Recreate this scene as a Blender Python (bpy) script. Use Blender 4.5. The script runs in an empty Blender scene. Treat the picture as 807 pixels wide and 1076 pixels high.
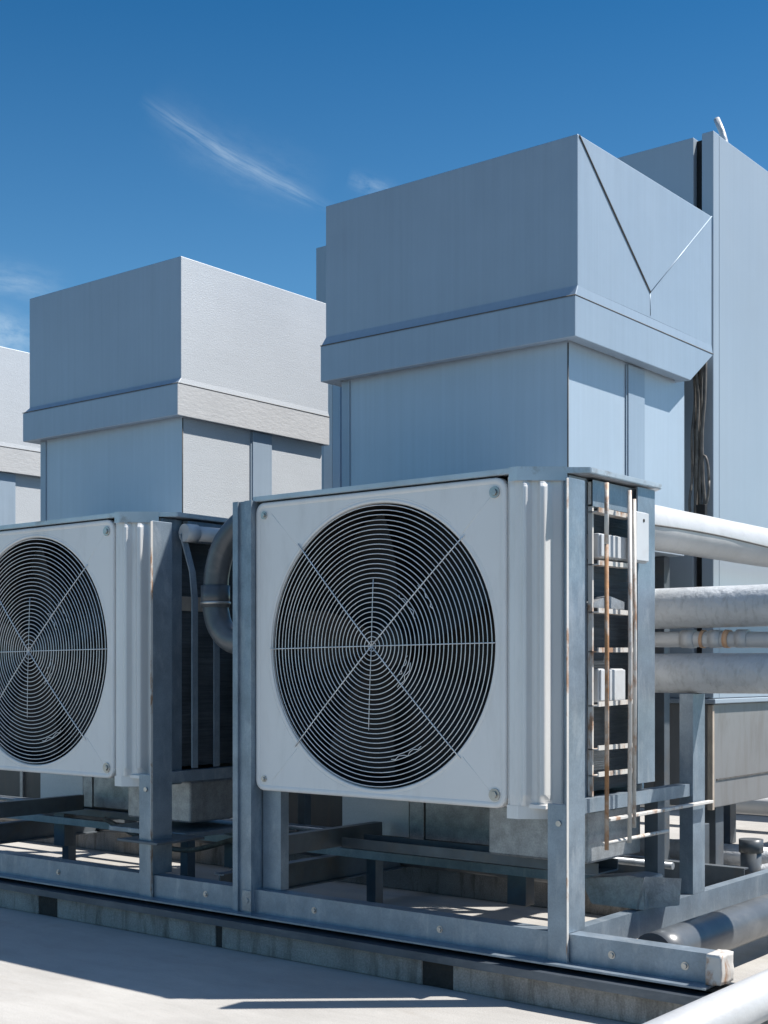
import bpy, bmesh, math, random
from mathutils import Vector, Matrix, noise
random.seed(7)
R = math.radians
PI = math.pi
sc = bpy.context.scene
COL = sc.collection
EYE = 1.206

# ------------------------------------------------------------------ materials
def new_mat(name):
    m = bpy.data.materials.new(name); m.use_nodes = True
    nt = m.node_tree; nt.nodes.clear()
    out = nt.nodes.new('ShaderNodeOutputMaterial')
    b = nt.nodes.new('ShaderNodeBsdfPrincipled')
    nt.links.new(b.outputs[0], out.inputs[0])
    return m, nt, b

def N(nt, t, **kw):
    n = nt.nodes.new(t)
    for k, v in kw.items(): setattr(n, k, v)
    return n

def noise_tex(nt, vec, scale, detail=4, rough=.55, stretch=(1, 1, 1), dist=0):
    mp = N(nt, 'ShaderNodeMapping'); mp.inputs['Scale'].default_value = stretch
    nt.links.new(vec, mp.inputs[0])
    t = N(nt, 'ShaderNodeTexNoise'); t.inputs['Scale'].default_value = scale
    t.inputs['Detail'].default_value = detail; t.inputs['Roughness'].default_value = rough
    t.inputs['Distortion'].default_value = dist
    nt.links.new(mp.outputs[0], t.inputs[0])
    return t.outputs['Fac']

def ramp(nt, fac, p0, p1, c0=(0, 0, 0, 1), c1=(1, 1, 1, 1)):
    r = N(nt, 'ShaderNodeValToRGB')
    r.color_ramp.elements[0].position = p0; r.color_ramp.elements[1].position = p1
    r.color_ramp.elements[0].color = c0; r.color_ramp.elements[1].color = c1
    nt.links.new(fac, r.inputs[0])
    return r.outputs[0]

def mixc(nt, fac, a, b, mode='MIX'):
    m = N(nt, 'ShaderNodeMix', data_type='RGBA', blend_type=mode)
    for sock, v in ((m.inputs[0], fac), (m.inputs[6], a), (m.inputs[7], b)):
        if hasattr(v, 'is_linked') or hasattr(v, 'links'): nt.links.new(v, sock)
        elif isinstance(v, (int, float)): sock.default_value = v
        else: sock.default_value = (*v, 1) if len(v) == 3 else v
    return m.outputs[2]

def surf(name, base, rough=.5, metal=0., var=.12, vscale=3., dirt=None, dirt_amt=.3, dirt_scale=5.,
         dirt_stretch=(1, 1, 1), dirt_lo=.5, dirt_hi=.75, bump=.1, bscale=60., bstretch=(1, 1, 1), bdist=.002,
         streak=0., streak_stretch=(30, 30, 1), rvar=.1, speck=0.):
    m, nt, b = new_mat(name)
    pos = N(nt, 'ShaderNodeNewGeometry').outputs['Position']
    n1 = noise_tex(nt, pos, vscale, 5, .6)
    lo = [max(0, c * (1 - var)) for c in base]; hi = [min(1, c * (1 + var)) for c in base]
    col = ramp(nt, n1, .3, .7, (*lo, 1), (*hi, 1))
    if streak:
        s = noise_tex(nt, pos, 1.6, 6, .7, streak_stretch)
        sr = ramp(nt, s, .3, .7, (1 - streak,) * 3 + (1,), (1,) * 3 + (1,))
        col = mixc(nt, 1., col, sr, 'MULTIPLY')
    if speck:
        s = noise_tex(nt, pos, 140, 2, .6)
        sr = ramp(nt, s, .35, .65, (1 - speck,) * 3 + (1,), (1,) * 3 + (1,))
        col = mixc(nt, 1., col, sr, 'MULTIPLY')
    if dirt:
        d = noise_tex(nt, pos, dirt_scale, 7, .68, dirt_stretch, .3)
        dr = ramp(nt, d, dirt_lo, dirt_hi)
        mm = N(nt, 'ShaderNodeMath', operation='MULTIPLY'); mm.inputs[1].default_value = dirt_amt
        nt.links.new(dr, mm.inputs[0])
        col = mixc(nt, mm.outputs[0], col, dirt)
    nt.links.new(col, b.inputs['Base Color'])
    rr = N(nt, 'ShaderNodeMapRange'); rr.inputs[3].default_value = rough - rvar; rr.inputs[4].default_value = min(1, rough + rvar)
    nt.links.new(noise_tex(nt, pos, vscale * 2.3, 5, .6), rr.inputs[0])
    nt.links.new(rr.outputs[0], b.inputs['Roughness'])
    b.inputs['Metallic'].default_value = metal
    if bump:
        bn = noise_tex(nt, pos, bscale, 4, .6, bstretch)
        bp = N(nt, 'ShaderNodeBump'); bp.inputs['Strength'].default_value = bump; bp.inputs['Distance'].default_value = bdist
        nt.links.new(bn, bp.inputs['Height']); nt.links.new(bp.outputs[0], b.inputs['Normal'])
    return m

M = {}
M['panel'] = surf('painted_panel', (.745, .73, .71), .42, 0, .035, 1.5, dirt=(.25, .22, .18), dirt_amt=.18, dirt_scale=2.5, dirt_stretch=(3, 3, .7), bump=.05, bscale=90)
M['flute'] = surf('painted_flutes', (.70, .70, .69), .36, .05, .04, 2, dirt=(.33, .28, .22), dirt_amt=.25, dirt_scale=3, dirt_stretch=(4, 4, .5), bump=.05, bscale=50, bdist=.003)
M['cap'] = surf('cap_sheet', (.5, .53, .56), .38, .5, .12, 6, dirt=(.18, .11, .06), dirt_amt=.5, dirt_scale=9, dirt_lo=.55, dirt_hi=.7, bump=.15, bscale=40)
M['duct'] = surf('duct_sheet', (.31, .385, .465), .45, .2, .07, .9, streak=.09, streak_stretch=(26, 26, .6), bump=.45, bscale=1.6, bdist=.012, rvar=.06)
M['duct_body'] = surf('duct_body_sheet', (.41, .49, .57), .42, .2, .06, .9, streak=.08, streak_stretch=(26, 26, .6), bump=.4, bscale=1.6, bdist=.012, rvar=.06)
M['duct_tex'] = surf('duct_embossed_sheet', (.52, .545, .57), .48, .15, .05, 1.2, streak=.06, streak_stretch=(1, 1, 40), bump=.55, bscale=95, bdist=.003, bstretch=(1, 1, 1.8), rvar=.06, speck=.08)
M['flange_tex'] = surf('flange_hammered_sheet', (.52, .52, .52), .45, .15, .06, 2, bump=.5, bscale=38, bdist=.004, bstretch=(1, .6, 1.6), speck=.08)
M['housing'] = surf('housing_sheet', (.33, .39, .45), .46, .2, .05, .7, streak=.05, streak_stretch=(20, 20, .4), bump=.15, bscale=1.3, bdist=.015)
M['housing_low'] = surf('housing_lower_sheet', (.27, .27, .27), .5, .4, .08, 1.5, dirt=(.14, .11, .08), dirt_amt=.4, dirt_scale=3, dirt_stretch=(3, 3, .6), bump=.15, bscale=20)
M['steel'] = surf('galvanised_steel', (.235, .29, .345), .42, .45, .16, 9, dirt=(.52, .55, .58), dirt_amt=.35, dirt_scale=14, dirt_stretch=(1, 1, .35), dirt_lo=.52, dirt_hi=.72, bump=.2, bscale=70, speck=.12)
M['steel_dark'] = surf('weathered_steel', (.12, .14, .16), .5, .4, .2, 7, dirt=(.2, .15, .1), dirt_amt=.5, dirt_scale=6, bump=.25, bscale=60)
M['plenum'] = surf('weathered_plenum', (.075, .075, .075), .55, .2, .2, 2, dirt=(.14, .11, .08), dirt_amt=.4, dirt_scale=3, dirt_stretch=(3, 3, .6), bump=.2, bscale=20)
M['galv'] = surf('spangled_zinc', (.34, .36, .38), .45, .5, .25, 16, dirt=(.12, .10, .08), dirt_amt=.5, dirt_scale=5, dirt_stretch=(1, 1, .5), bump=.25, bscale=50, speck=.2)
M['rust'] = surf('rusty_rod', (.33, .17, .08), .8, .1, .3, 12, dirt=(.5, .45, .4), dirt_amt=.75, dirt_scale=7, dirt_stretch=(1, 1, .6), dirt_lo=.48, dirt_hi=.6, bump=.5, bscale=120)
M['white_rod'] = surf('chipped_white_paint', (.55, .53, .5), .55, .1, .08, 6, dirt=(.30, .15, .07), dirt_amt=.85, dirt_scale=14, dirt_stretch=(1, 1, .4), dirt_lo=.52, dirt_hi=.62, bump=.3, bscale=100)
M['coil'] = surf('coil_fins', (.10, .115, .13), .45, .3, .3, 5, streak=.6, streak_stretch=(2, 2, 62), bump=1, bscale=2, bstretch=(1, 1, 90), bdist=.004)
M['black'] = surf('matt_black', (.003, .003, .0035), .7, 0, .2, 10, bump=.1)
M['blade'] = surf('fan_blade', (.003, .003, .0035), .7, 0, .2, 6, bump=.1)
M['wire'] = surf('grille_wire', (.74, .75, .76), .35, .4, .12, 20, dirt=(.2, .15, .1), dirt_amt=.3, dirt_scale=10, bump=0)
M['pipe_white'] = surf('white_pipe_jacket', (.47, .475, .48), .42, .1, .05, 3, dirt=(.3, .29, .27), dirt_amt=.3, dirt_scale=6, dirt_stretch=(1, 1, 2), bump=.35, bscale=22, bdist=.006)
M['pipe_wrap'] = surf('wrapped_insulation', (.46, .48, .50), .42, .15, .1, 6, dirt=(.2, .2, .2), dirt_amt=.5, dirt_scale=22, dirt_stretch=(2.2, 1, .8), bump=.8, bscale=30, bdist=.008)
M['pipe_grey'] = surf('grey_plastic_pipe', (.085, .095, .105), .33, .1, .12, 5, dirt=(.3, .29, .27), dirt_amt=.3, dirt_scale=5, bump=.15, bscale=40)
M['bolt'] = surf('bolt_zinc', (.45, .44, .42), .35, .8, .2, 30, bump=.1)
M['concrete'] = surf('kerb_concrete', (.33, .31, .285), .9, 0, .22, 6, dirt=(.07, .055, .04), dirt_amt=.75, dirt_scale=4, dirt_stretch=(4, 4, .8), dirt_lo=.5, dirt_hi=.7, bump=.6, bscale=60, bdist=.004, speck=.3)
M['bitumen'] = surf('bitumen', (.018, .015, .013), .7, 0, .4, 20, bump=1, bscale=50, bdist=.006)
M['flashing'] = surf('dark_flashing', (.09, .11, .135), .38, .5, .2, 6, dirt=(.3, .32, .34), dirt_amt=.3, dirt_scale=18, dirt_stretch=(.3, 1, 1), bump=.3, bscale=20, bdist=.004)
M['white_box'] = surf('white_enclosure', (.5, .52, .54), .45, 0, .05, 5, dirt=(.3, .25, .2), dirt_amt=.3, dirt_scale=8, bump=.08)
M['cable'] = surf('cable', (.10, .09, .08), .6, 0, .4, 20, dirt=(.35, .32, .28), dirt_amt=.6, dirt_scale=14, bump=.3)
M['plastic'] = surf('crumpled_foil', (.6, .61, .62), .35, .3, .15, 8, dirt=(.2, .15, .1), dirt_amt=.4, dirt_scale=9, bump=.8, bscale=18, bdist=.012)
M['orange'] = surf('orange_tape', (.55, .33, .2), .6, 0, .2, 10)
M['red'] = surf('red_tag', (.45, .04, .03), .5, 0, .1, 10)
M['tan'] = surf('tan_card', (.38, .32, .26), .8, 0, .2, 8, bump=.4)
M['seam'] = surf('seam_sealant_and_shade', (.09, .085, .08), .7, 0, .3, 20)

def deck_mat():
    m, nt, b = new_mat('roof_membrane')
    pos = N(nt, 'ShaderNodeNewGeometry').outputs['Position']
    a = noise_tex(nt, pos, 1.1, 7, .62)
    col = ramp(nt, a, .3, .72, (.35, .338, .32, 1), (.47, .455, .43, 1))
    s = noise_tex(nt, pos, 2.2, 6, .7, (1.2, 4, 1), .4)
    col = mixc(nt, 1., col, ramp(nt, s, .3, .62, (.87, .865, .86, 1), (1, 1, 1, 1)), 'MULTIPLY')
    g = noise_tex(nt, pos, 220, 2, .7)
    col = mixc(nt, 1., col, ramp(nt, g, .3, .6, (.74, .74, .74, 1), (1, 1, 1, 1)), 'MULTIPLY')
    d = noise_tex(nt, pos, 2.7, 8, .7, (1, 1, 1), .5)
    col = mixc(nt, ramp(nt, d, .56, .74, (0, 0, 0, 1), (.5, .5, .5, 1)), col, (.27, .24, .2))
    # laid sheet joints every 1.35 m across Y
    sep = N(nt, 'ShaderNodeSeparateXYZ'); nt.links.new(pos, sep.inputs[0])
    nt.links.new(col, b.inputs['Base Color'])
    b.inputs['Roughness'].default_value = .8
    bn = noise_tex(nt, pos, 9, 6, .7, (1, 5, 1))
    bp = N(nt, 'ShaderNodeBump'); bp.inputs['Strength'].default_value = .4; bp.inputs['Distance'].default_value = .006
    nt.links.new(bn, bp.inputs['Height'])
    bp2 = N(nt, 'ShaderNodeBump'); bp2.inputs['Strength'].default_value = .3; bp2.inputs['Distance'].default_value = .001
    nt.links.new(g, bp2.inputs['Height']); nt.links.new(bp.outputs[0], bp2.inputs['Normal'])
    nt.links.new(bp2.outputs[0], b.inputs['Normal'])
    return m
M['deck'] = deck_mat()
M['ground'] = surf('city_ground', (.07, .072, .07), .9, 0, .5, .05, bump=0)

# ------------------------------------------------------------------ mesh helpers
class MB:
    def __init__(s): s.bm = bmesh.new()
    def poly(s, pts, smooth=False):
        vs = [s.bm.verts.new(p) for p in pts]
        f = s.bm.faces.new(vs); f.smooth = smooth; return f
    def box(s, x0, x1, y0, y1, z0, z1, bev=.0):
        if x0 > x1: x0, x1 = x1, x0
        if y0 > y1: y0, y1 = y1, y0
        if z0 > z1: z0, z1 = z1, z0
        v = [s.bm.verts.new((x, y, z)) for x in (x0, x1) for y in (y0, y1) for z in (z0, z1)]
        idx = [(0, 1, 3, 2), (4, 6, 7, 5), (0, 4, 5, 1), (2, 3, 7, 6), (0, 2, 6, 4), (1, 5, 7, 3)]
        fs = [s.bm.faces.new([v[i] for i in q]) for q in idx]
        if bev:
            es = list({e for f in fs for e in f.edges})
            bmesh.ops.bevel(s.bm, geom=es, offset=bev, segments=2, affect='EDGES', profile=.5)
        return s
    def extr(s, prof, p0, p1, ux, uy, smooth=False, caps=True):
        p0, p1, ux, uy = map(Vector, (p0, p1, ux, uy))
        a = [s.bm.verts.new(p0 + ux * u + uy * v) for u, v in prof]
        b = [s.bm.verts.new(p1 + ux * u + uy * v) for u, v in prof]
        n = len(prof)
        for i in range(n):
            f = s.bm.faces.new((a[i], a[(i + 1) % n], b[(i + 1) % n], b[i])); f.smooth = smooth
        if caps:
            s.bm.faces.new(a[::-1]); s.bm.faces.new(b)
        return s
    def strip(s, prof, z0, z1, th=0):
        for (x0, y0), (x1, y1) in zip(prof[:-1], prof[1:]):
            s.poly([(x0, y0, z0), (x1, y1, z0), (x1, y1, z1), (x0, y0, z1)])
        return s
    def tube(s, pts, r, seg=16, caps=True, rfun=None):
        pts = [Vector(p) for p in pts]
        rings = []; prev = None
        for i, p in enumerate(pts):
            t = (pts[min(i + 1, len(pts) - 1)] - pts[max(i - 1, 0)]).normalized()
            if prev is None:
                a = Vector((0, 0, 1)) if abs(t.z) < .9 else Vector((1, 0, 0))
                u = t.cross(a).normalized()
            else:
                u = (prev - t * prev.dot(t)).normalized()
            prev = u; w = t.cross(u)
            rr = rfun(i, p) if rfun else r
            ring = []
            for k in range(seg):
                an = 2 * PI * k / seg
                q = rr * (1 if not callable(rr) else 1)
                ring.append(s.bm.verts.new(p + (u * math.cos(an) + w * math.sin(an)) * q))
            rings.append(ring)
        for A, B in zip(rings[:-1], rings[1:]):
            for k in range(seg):
                f = s.bm.faces.new((A[k], A[(k + 1) % seg], B[(k + 1) % seg], B[k])); f.smooth = True
        if caps:
            s.bm.faces.new(rings[0][::-1]); s.bm.faces.new(rings[-1])
        return s
    def torus(s, c, R0, r, axis='Y', seg=96, ms=6, a0=0, a1=2 * PI):
        full = abs(a1 - a0 - 2 * PI) < 1e-6
        n = seg if full else seg + 1
        rings = []
        for i in range(n):
            a = a0 + (a1 - a0) * i / seg
            d = Vector((math.cos(a), 0, math.sin(a)))
            ring = []
            for k in range(ms):
                b = 2 * PI * k / ms
                ring.append(s.bm.verts.new(Vector(c) + d * (R0 + r * math.cos(b)) + Vector((0, 1, 0)) * r * math.sin(b)))
            rings.append(ring)
        m = n if full else n - 1
        for i in range(m):
            A, B = rings[i], rings[(i + 1) % n]
            for k in range(ms):
                f = s.bm.faces.new((A[k], A[(k + 1) % ms], B[(k + 1) % ms], B[k])); f.smooth = True
        return s
    def build(s, name, mat, parent=None, **props):
        bmesh.ops.recalc_face_normals(s.bm, faces=s.bm.faces)
        me = bpy.data.meshes.new(name); s.bm.to_mesh(me); s.bm.free()
        mats = mat if isinstance(mat, list) else [mat]
        for m in mats: me.materials.append(m)
        o = bpy.data.objects.new(name, me); COL.objects.link(o)
        if parent: o.parent = parent
        for k, v in props.items(): o[k] = v
        return o

def thing(name, label, cat, loc=(0, 0, 0), group=None):
    o = bpy.data.objects.new(name, None); COL.objects.link(o); o.location = loc
    o.empty_display_size = .2
    o['label'] = label; o['category'] = cat
    if group: o['group'] = group
    return o

def box_part(name, mat, parent, *a, bev=.003, **props):
    return MB().box(*a, bev=bev).build(name, mat, parent, **props)

def angle_z(mb, x, y, z0, z1, wx, wy, t=.007):
    """L section post: corner at (x,y); flange wx along X and wy along Y"""
    sx = 1 if wx > 0 else -1; sy = 1 if wy > 0 else -1
    prof = [(0, 0), (wx, 0), (wx, sy * t), (sx * t, sy * t), (sx * t, wy), (0, wy)]
    mb.extr(prof, (x, y, z0), (x, y, z1), (1, 0, 0), (0, 1, 0))

def chan(mb, p0, p1, out, h, d, t=.007, up=(0, 0, 1)):
    """C channel between p0,p1 (bottom-web line); web height h, flanges depth d toward 'out'"""
    prof = [(0, 0), (d, 0), (d, t), (t, t), (t, h - t), (d, h - t), (d, h), (0, h)]
    mb.extr(prof, p0, p1, out, up)

# ------------------------------------------------------------------ ground
g = MB(); g.box(-14, 3.5, -.9, 11.0, -.35, 0)
g.build('roof_deck', M['deck'], kind='structure')
g = MB(); g.poly([(-900, -900, -14), (900, -900, -14), (900, 900, -14), (-900, 900, -14)])
g.build('ground', M['ground'], kind='structure')
g = MB(); g.box(-13.9, 3.4, -.8, 10.9, -13.99, -.36)
g.build('building_below', M['concrete'], None, label='plain building block under the roof deck', category='building')

# ------------------------------------------------------------------ kerbs
k = thing('roof_kerb', 'low stained concrete kerb under the front beam, with black joints and a dark metal strip on top', 'kerb', (-4, 4.085, 0))
def kx(x): return x + 4
segs = [(-9.5, -5.455), (-5.305, -4.205), (-4.165, -3.075), (-2.93, -1.2)]
for a, b_ in segs:
    MB().box(kx(a), kx(b_), 0, .16, 0, .118, bev=.006).build('concrete_block', M['concrete'], k)
for a, b_ in ((-5.455, -5.305), (-4.205, -4.165), (-3.075, -2.93)):
    MB().box(kx(a) - .004, kx(b_) + .004, .006, .15, 0, .113, bev=.004).build('joint', M['bitumen'], k)
fl = MB()
fl.extr([(-.022, 0), (-.016, 0), (-.016, .024), (.17, .030), (.17, .036), (-.022, .030)], (kx(-9.5), 0, .100), (kx(-1.86), 0, .100), (0, 1, 0), (0, 0, 1))
fl.build('flashing', M['flashing'], k)
MB().box(kx(-9.5), kx(-1.88), .055, .17, .137, .1485, bev=.002).build('bearing_strip', M['bitumen'], k)
kr = thing('roof_kerb', 'shaded concrete kerb behind the frame, under the far ends of the cross beams', 'kerb', (-4, 5.80, 0))
MB().box(-5.5, 1.35, 0, .15, 0, .145, bev=.006).build('concrete_block', M['concrete'], kr)
MB().box(-5.5, 1.35, -.01, .16, .148, .156, bev=.002).build('capping', M['steel_dark'], kr)

# ------------------------------------------------------------------ support frame
f = thing('support_frame', 'blue grey galvanised steel frame of posts and beams carrying the fan units', 'steel frame', (-2.5, 4.16, 0))
FX, FY = 2.5, -4.16        # world -> local
def fl_(p): return (p[0] + FX, p[1] + FY, p[2])
def fbox(name, x0, x1, y0, y1, z0, z1, mat='steel', bev=.003):
    return MB().box(x0 + FX, x1 + FX, y0 + FY, y1 + FY, z0, z1, bev=bev).build(name, M[mat], f)
mb = MB()   # front beam Z section
mb.extr([(-.070, 0), (.007, 0), (.007, .100), (.075, .100), (.075, .107), (0, .107), (0, .007), (-.070, .007)],
        fl_((-9.3, 4.168, .150)), fl_((-1.915, 4.168, .150)), (0, 1, 0), (0, 0, 1))
mb.build('front_beam', M['steel'], f)
def post_low(x, xu, y=4.15):
    mb = MB(); mb.box(x - .078 + FX, x + FX, y + FY, y + .008 + FY, .135, .725, bev=.002)
    o = mb.build('post_flange', M['steel'], f)
    bb = MB(); bb.tube([fl_((x - .03, y - .006, .655)), fl_((x - .03, y, .655))], .011, 8); bb.build('bolt', M['bolt'], o)
    mb = MB(); mb.box(x - .008 + FX, x + FX, y + .0085 + FY, y + .135 + FY, .258, 1.905, bev=.002)
    mb.build('post_web', M['steel'], f)
    mb = MB(); mb.box(x + .0005 + FX, x + .004 + FX, y - .001 + FY, y + .013 + FY, .15, 1.90, bev=.001); mb.build('post_lit_edge', M['white_rod'], f)  # pale strip paints the sunlit post corner, along with its chipped white paint
    mb = MB(); prof = [(0, 0), (0, .132), (-.022, .132), (-.022, .125), (-.007, .125), (-.007, .007), (-.022, .007), (-.022, 0)]
    mb.extr(prof, fl_((xu, 4.295, .66)), fl_((xu, 4.295, 1.935)), (1, 0, 0), (0, 1, 0))
    up = mb.build('post', M['steel'], f)
    for zz in (.80, 1.18, 1.55, 1.86):
        bb = MB(); bb.tube([fl_((xu + .0005, 4.33, zz)), fl_((xu + .007, 4.33, zz))], .008, 6); bb.build('bolt', M['bolt'], up)
post_low(-2.475, -2.55); post_low(-4.70, -4.787)
# middle post
mb = MB()
prof = [(0, 0), (.03, 0), (.03, .012), (.072, .012), (.072, 0), (.112, 0), (.112, .10), (.105, .10), (.105, .03), (.007, .03), (.007, .10), (0, .10)]
mb.extr(prof, fl_((-4.158, 4.146, .14)), fl_((-4.158, 4.146, 1.945)), (1, 0, 0), (0, 1, 0))
mp = mb.build('post', M['steel'], f)
bb = MB(); bb.tube([fl_((-4.068, 4.136, .21)), fl_((-4.068, 4.145, .21))], .013, 8)
bb.box(-4.095 + FX, -4.042 + FX, 4.140 + FY, 4.144 + FY, .165, .255, bev=.002); bb.build('splice_plate', M['galv'], mp)
mb = MB(); chan(mb, fl_((-4.04, 4.215, .258)), fl_((-4.04, 4.215, .70)), (0, 1, 0), .105, .05, up=(1, 0, 0)); mb.build('post', M['steel'], f)
# back posts per unit, side beam, rear posts
for dx in (0, -2.22):
    mb = MB(); angle_z(mb, -2.5 + dx + FX, 4.885 + FY, .76, 1.935, -.05, -.145)
    mb.build('post', M['steel'], f)
    # side rail along Y under the coil
    mb = MB(); chan(mb, fl_((-2.508 + dx, 4.31, .675)), fl_((-2.508 + dx, 5.225 if dx == 0 else 4.98, .675)), (-1, 0, 0), .052, .05)
    mb.build('side_rail', M['steel'], f)
    mb = MB(); chan(mb, fl_((-2.525 + dx, 4.83, 1.83)), fl_((-2.525 + dx, 4.43, 1.83)), (-1, 0, 0), .10, .04)
    mb.build('top_rail', M['steel'], f)
    # rear leg
    mb = MB(); angle_z(mb, -2.52 + dx + FX, 4.95 + FY, .258, .675, -.06, .06); mb.build('leg', M['steel_dark'], f)
    mb = MB(); chan(mb, fl_((-3.97 + dx, 4.26, .40)), fl_((-3.97 + dx, 4.96, .40)), (-1, 0, 0), .085, .05)
    mb.build('cross_beam', M['steel_dark'], f)
    # drain pan under the coil
    fbox('drain_pan', -3.05 + dx, -2.585 + dx, 4.50, 4.93, .46, .665, 'galv', bev=.01)
    if dx == 0: continue
    mb = MB(); mb.box(-3.1 + dx + FX, -2.54 + dx + FX, 4.42 + FY, 4.96 + FY, .395, .42, bev=.003); mb.build('shelf', M['steel'], f)
# tall post below the pipes
mb = MB()
prof = [(0, 0), (-.062, 0), (-.062, .007), (-.007, .007), (-.007, .108), (-.062, .108), (-.062, .115), (0, .115)]
mb.extr(prof, fl_((-2.497, 5.227, .258)), fl_((-2.497, 5.227, 1.108)), (1, 0, 0), (0, 1, 0))
mb.build('post', M['steel'], f)
mb = MB(); mb.box(-2.48 + FX, -2.455 + FX, 4.44 + FY, 5.34 + FY, .640, .652, bev=.002); mb.build('edge_strip', M['white_rod'], f)
# long beam along Y on the right side
mb = MB(); mb.extr([(0, 0), (.07, 0), (.07, .007), (.007, .007), (.007, .100), (.05, .100), (.05, .107), (0, .107)],
        fl_((-2.497, 4.262, .150)), fl_((-2.497, 8.6, .150)), (-1, 0, 0), (0, 0, 1)); mb.build('side_beam', M['steel'], f)
# cross beams on kerb
for x in (-4.36, -6.86, -8.6):
    mb = MB(); mb.extr([(-.03, 0), (.03, 0), (.03, .007), (.004, .007), (.004, .118), (.03, .118), (.03, .125), (-.03, .125), (-.03, .118), (-.004, .118), (-.004, .007), (-.03, .007)],
        fl_((x, 4.262, .159)), fl_((x, 5.96, .159)), (1, 0, 0), (0, 0, 1)); mb.build('cross_beam', M['steel_dark'], f)
# rail along X behind
mb = MB(); mb.extr([(0, 0), (.006, 0), (.006, .034), (.04, .034), (.04, .04), (0, .04)], fl_((-9, 4.99, .295)), fl_((-2.51, 4.99, .295)), (0, 1, 0), (0, 0, 1))
mb.build('rear_rail', M['steel'], f)
mb = MB(); chan(mb, fl_((-9, 5.99, .16)), fl_((-2.6, 5.99, .16)), (0, 1, 0), .11, .05); mb.build('rear_beam', M['steel_dark'], f)
for x in (-3.3, -5.1, -6.55):
    mb = MB(); mb.box(x + FX, x + .10 + FX, 5.02 + FY, 5.09 + FY, .158 if x > -3.5 else .158, .36, bev=.003); mb.build('leg', M['steel_dark'], f)
mb = MB(); mb.box(-4.90 + FX, -4.62 + FX, 4.12 + FY, 4.42 + FY, .405, .417, bev=.002); mb.build('ledge_plate', M['steel_dark'], f)

fb = [o for o in COL.objects if o.name == 'front_beam'][0]
for x in (-7.4, -6.3, -5.4, -4.35, -3.7, -3.05, -2.30, -2.02):
    bb = MB(); bb.tube([fl_((x, 4.1675, .205)), fl_((x, 4.159, .205))], .009, 6); bb.tube([fl_((x, 4.1678, .205)), fl_((x, 4.1655, .205))], .014, 14); bb.build('bolt', M['bolt'], fb)
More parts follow.
